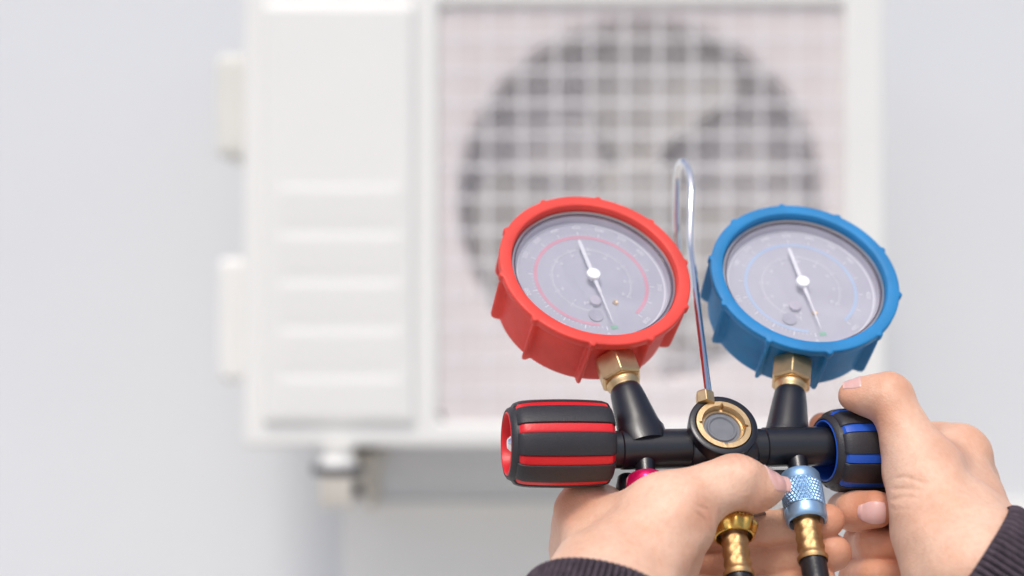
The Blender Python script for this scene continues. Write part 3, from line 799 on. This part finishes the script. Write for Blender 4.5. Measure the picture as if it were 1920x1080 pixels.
tax = unit(tip - ip)
crL = [(ip + V(0, -.002, .009), unit(ip - mcp) * .6 + tax * .4, unit(V(.1, -.5, .85)), 5, .0021, .00075, .012),
       (PL(1335, 975, .560), unit(V(.75, 0, .6)), unit(V(.2, -1, 0)), 3, .0030, .0009, .012)]
for f in fingL[:3]:
    for j in (1, 2):
        crL.append((f[j][0] + V(0, -f[j][1], 0), unit(f[j + 1][0] - f[j - 1][0]), V(0, -1, 0), 2, .0016, .0006, .009))
nlL = [(PL(1442, 914, .5800), tax, unit(V(.1, -.72, .69)), .0140, .0128, .0068)]
blL = [(PL(1322, 968, .556), .009, .55), (PL(1070, 940, .594), .012, .7), (PL(1400, 950, .575), .012, .55), (PL(1210, 905, .585), .008, .3), (PL(1300, 1050, .552), .010, .35)] + [(tip, .010, .45), (ip + V(0, 0, .009), .010, .45)] + [(f[3][0], .013, .85) for f in fingL] + [(f[2][0], .008, .5) for f in fingL] + [(f[1][0], .016, .75) for f in fingL] + [(fi[0] + V(-.004, 0, .006), .013, .5)]  # tip and knuckle redness, plus orange shade painted on fingers and under thumb
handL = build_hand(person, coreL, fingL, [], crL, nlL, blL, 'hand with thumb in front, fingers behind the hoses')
# ---- the hand at the right (fist round the blue knob)
tip, dip, ip, mcp, cmc = PL(1598, 741, .6030), PL(1628, 743, .6015), PL(1667, 746, .5965), PL(1722, 868, .5860), PL(1800, 1040, .564)
wr = PL(1835, 1088, .5560); el = wr + V(.20, -.07, -.145)
fi = [PL(1797, 848, .6150), PL(1812, 905, .6200), PL(1820, 965, .6200), PL(1825, 1020, .612)]
coreR = [(wr, wr + (el - wr) * .5, .0225, .029, .01), (PL(1810, 1035, .572), wr, .0205, .0225, .02),
         (cmc, mcp, .0175, .0123, .014), (mcp, ip, .0121, .0098, .008), (ip, dip, .0094, .0078, .004), (dip, tip, .0078, .0062, .004),
         (PL(1755, 985, .572), PL(1742, 930, .577), .0160, .0140, .012),
         (fi[0], PL(1825, 1010, .583), .0105, .0185, .014), (fi[1], PL(1830, 1040, .588), .0100, .018, .012),
         (fi[2], PL(1830, 1060, .588), .0100, .018, .012), (fi[3], PL(1835, 1080, .583), .0100, .018, .012),
         (fi[0] + V(-.003, -.004, -.004), mcp + V(.004, 0, -.003), .0098, .0105, .010)]
fingR = [[(fi[0], .0103), (PL(1672, 812, .652), .0086), (PL(1590, 806, .650), .0074), (PL(1543, 801, .646), .0064)],
         [(fi[1], .0100), (PL(1592, 955, .622), .0086), (PL(1603, 957, .6020), .0080), (PL(1642, 957, .5935), .0076)],
         [(fi[2], .0098), (PL(1616, 1020, .622), .0082), (PL(1640, 1020, .6030), .0076), (PL(1690, 1022, .5950), .0072)],
         [(fi[3], .0090), (PL(1608, 1080, .616), .0080), (PL(1640, 1080, .6000), .0075), (PL(1703, 1078, .5900), .0070)]]
crR = [(ip + V(.003, -.003, .008), unit(V(-.8, 0, .5)), unit(V(.3, -.5, .8)), 5, .0021, .00075, .012),
       (mcp + V(-.006, -.010, -.010), unit(V(-.1, 0, 1)), V(0, -1, 0), 4, .0036, .0006, .014)]
for f in fingR[1:]:
    crR.append(((f[2][0] * .8 + f[3][0] * .2) + V(-.003, -f[2][1], 0), unit(f[3][0] - f[2][0]), V(0, -1, .1), 2, .0018, .0004, .009))
nlR = [(PL(1601, 741, .6030), unit(tip - dip), unit(V(0, -.40, .91)), .0098, .0100, .0063),
       (PL(1631, 957, .5955), unit(V(1, -.15, 0)), unit(V(.0, -1, .02)), .0112, .0104, .0077),
       (PL(1705, 1077, .5900), unit(V(1, -.1, 0)), unit(V(.1, -1, .30)), .0095, .0092, .0070)]
blR = [(PL(1772, 838, .590), .012, .65), (PL(1650, 782, .590), .009, .5), (PL(1690, 960, .560), .008, .3), (PL(1850, 950, .59), .016, .35), (PL(1700, 725, .588), .008, .3)] + [(tip, .010, .6), (ip + V(0, 0, .008), .009, .35)] + [(f[3][0], .014, 1.0) for f in fingR] + [(f[2][0], .010, .95) for f in fingR] + [(f[1][0], .013, .9) for f in fingR] + [(fi[0] + V(.004, 0, .004), .013, .4), (mcp + V(.008, -.006, .004), .012, .4)]  # tip and knuckle redness; finger, web and thumb-side spots paint in shade
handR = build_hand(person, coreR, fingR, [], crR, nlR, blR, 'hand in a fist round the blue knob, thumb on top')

# ---- sleeves with ribbed cuffs
def cuff(hand, wr_c, el_, rx, ry, xref, Lc, label):
    ax = unit(el_ - wr_c); x_, y_, z_ = basis(ax, xref)
    def ringset(s, fx, ribs, amp, n_):
        t = np.arange(n_) / n_ * 2 * math.pi
        r = 1 + 0 * t; c = np.cos(t) * (rx * fx); q = np.sin(t) * (ry * fx)
        a = amp * (np.abs(np.cos(t * ribs / 2)) ** .7 - .5)
        nrm = np.stack([np.cos(t) / rx, np.sin(t) / ry], 1); nrm /= np.linalg.norm(nrm, axis=1)[:, None]
        wav = .0008 * np.sin(3 * t + 40 * s)
        return wr_c + z_ * (s) + (c + (a + wav) * nrm[:, 0])[:, None] * x_ + (q + (a + wav) * nrm[:, 1])[:, None] * y_
    ribs = 76; n_ = ribs * 8
    rows = [(.004, .93, 0), (.0008, .95, .0002), (-.0006, .985, .0006), (.0002, 1.01, .0012), (.0018, 1.03, .0018)] + [(.003 + Lc * i / 16, 1.035 + .03 * math.sin(i / 16 * 3.1) , .0021) for i in range(17)]
    v = np.vstack([ringset(s, fx, ribs, a, n_) for s, fx, a in rows]); f = []
    for i in range(len(rows) - 1):
        for j in range(n_): k = (j + 1) % n_; f.append((i * n_ + j, i * n_ + k, (i + 1) * n_ + k, (i + 1) * n_ + j))
    # sleeve beyond the cuff
    m_ = 96; Ls = np.linalg.norm(el_ - wr_c); rr = [(Lc - .004, 1.0), (Lc + .001, 1.12), (Lc + .012, 1.28), (Lc + .03, 1.33), (Lc + .06, 1.38), (Lc + .10, 1.45), (Ls * .9, 1.55), (Ls, 1.5), (Ls + .02, 1.1), (Ls + .03, .05)]
    sv = []
    for i, (s, fx) in enumerate(rr):
        t = np.arange(m_) / m_ * 2 * math.pi; wv = 1 + .02 * np.sin(4 * t + i * 1.7) + .012 * np.sin(9 * t - i)
        sv.append(wr_c + z_ * s + (np.cos(t) * rx * fx * wv)[:, None] * x_ + (np.sin(t) * ry * fx * wv)[:, None] * y_)
    sf = []
    for i in range(len(rr) - 1):
        for j in range(m_): k = (j + 1) % m_; sf.append((i * m_ + j, i * m_ + k, (i + 1) * m_ + k, (i + 1) * m_ + j))
    s = obj('sleeve', (np.vstack(sv), sf), 'sleeve', person, auto=80); s['label'] = label
    obj('cuff', (v, f), 'cuff', s, auto=80)
elL = PL(1125, 1175, .537) + V(-.07, -.20, -.17)
cuff('l', PL(1130, 1134, .5390), elL, .0290, .0270, V(1, 0, 0), .055, 'dark ribbed sleeve at the bottom centre')
elR = wr + V(.20, -.07, -.145)
cuff('r', PL(1798, 1088, .5590), elR, .0345, .0345, V(1, 0, 0), .055, 'dark ribbed sleeve at the lower right corner')
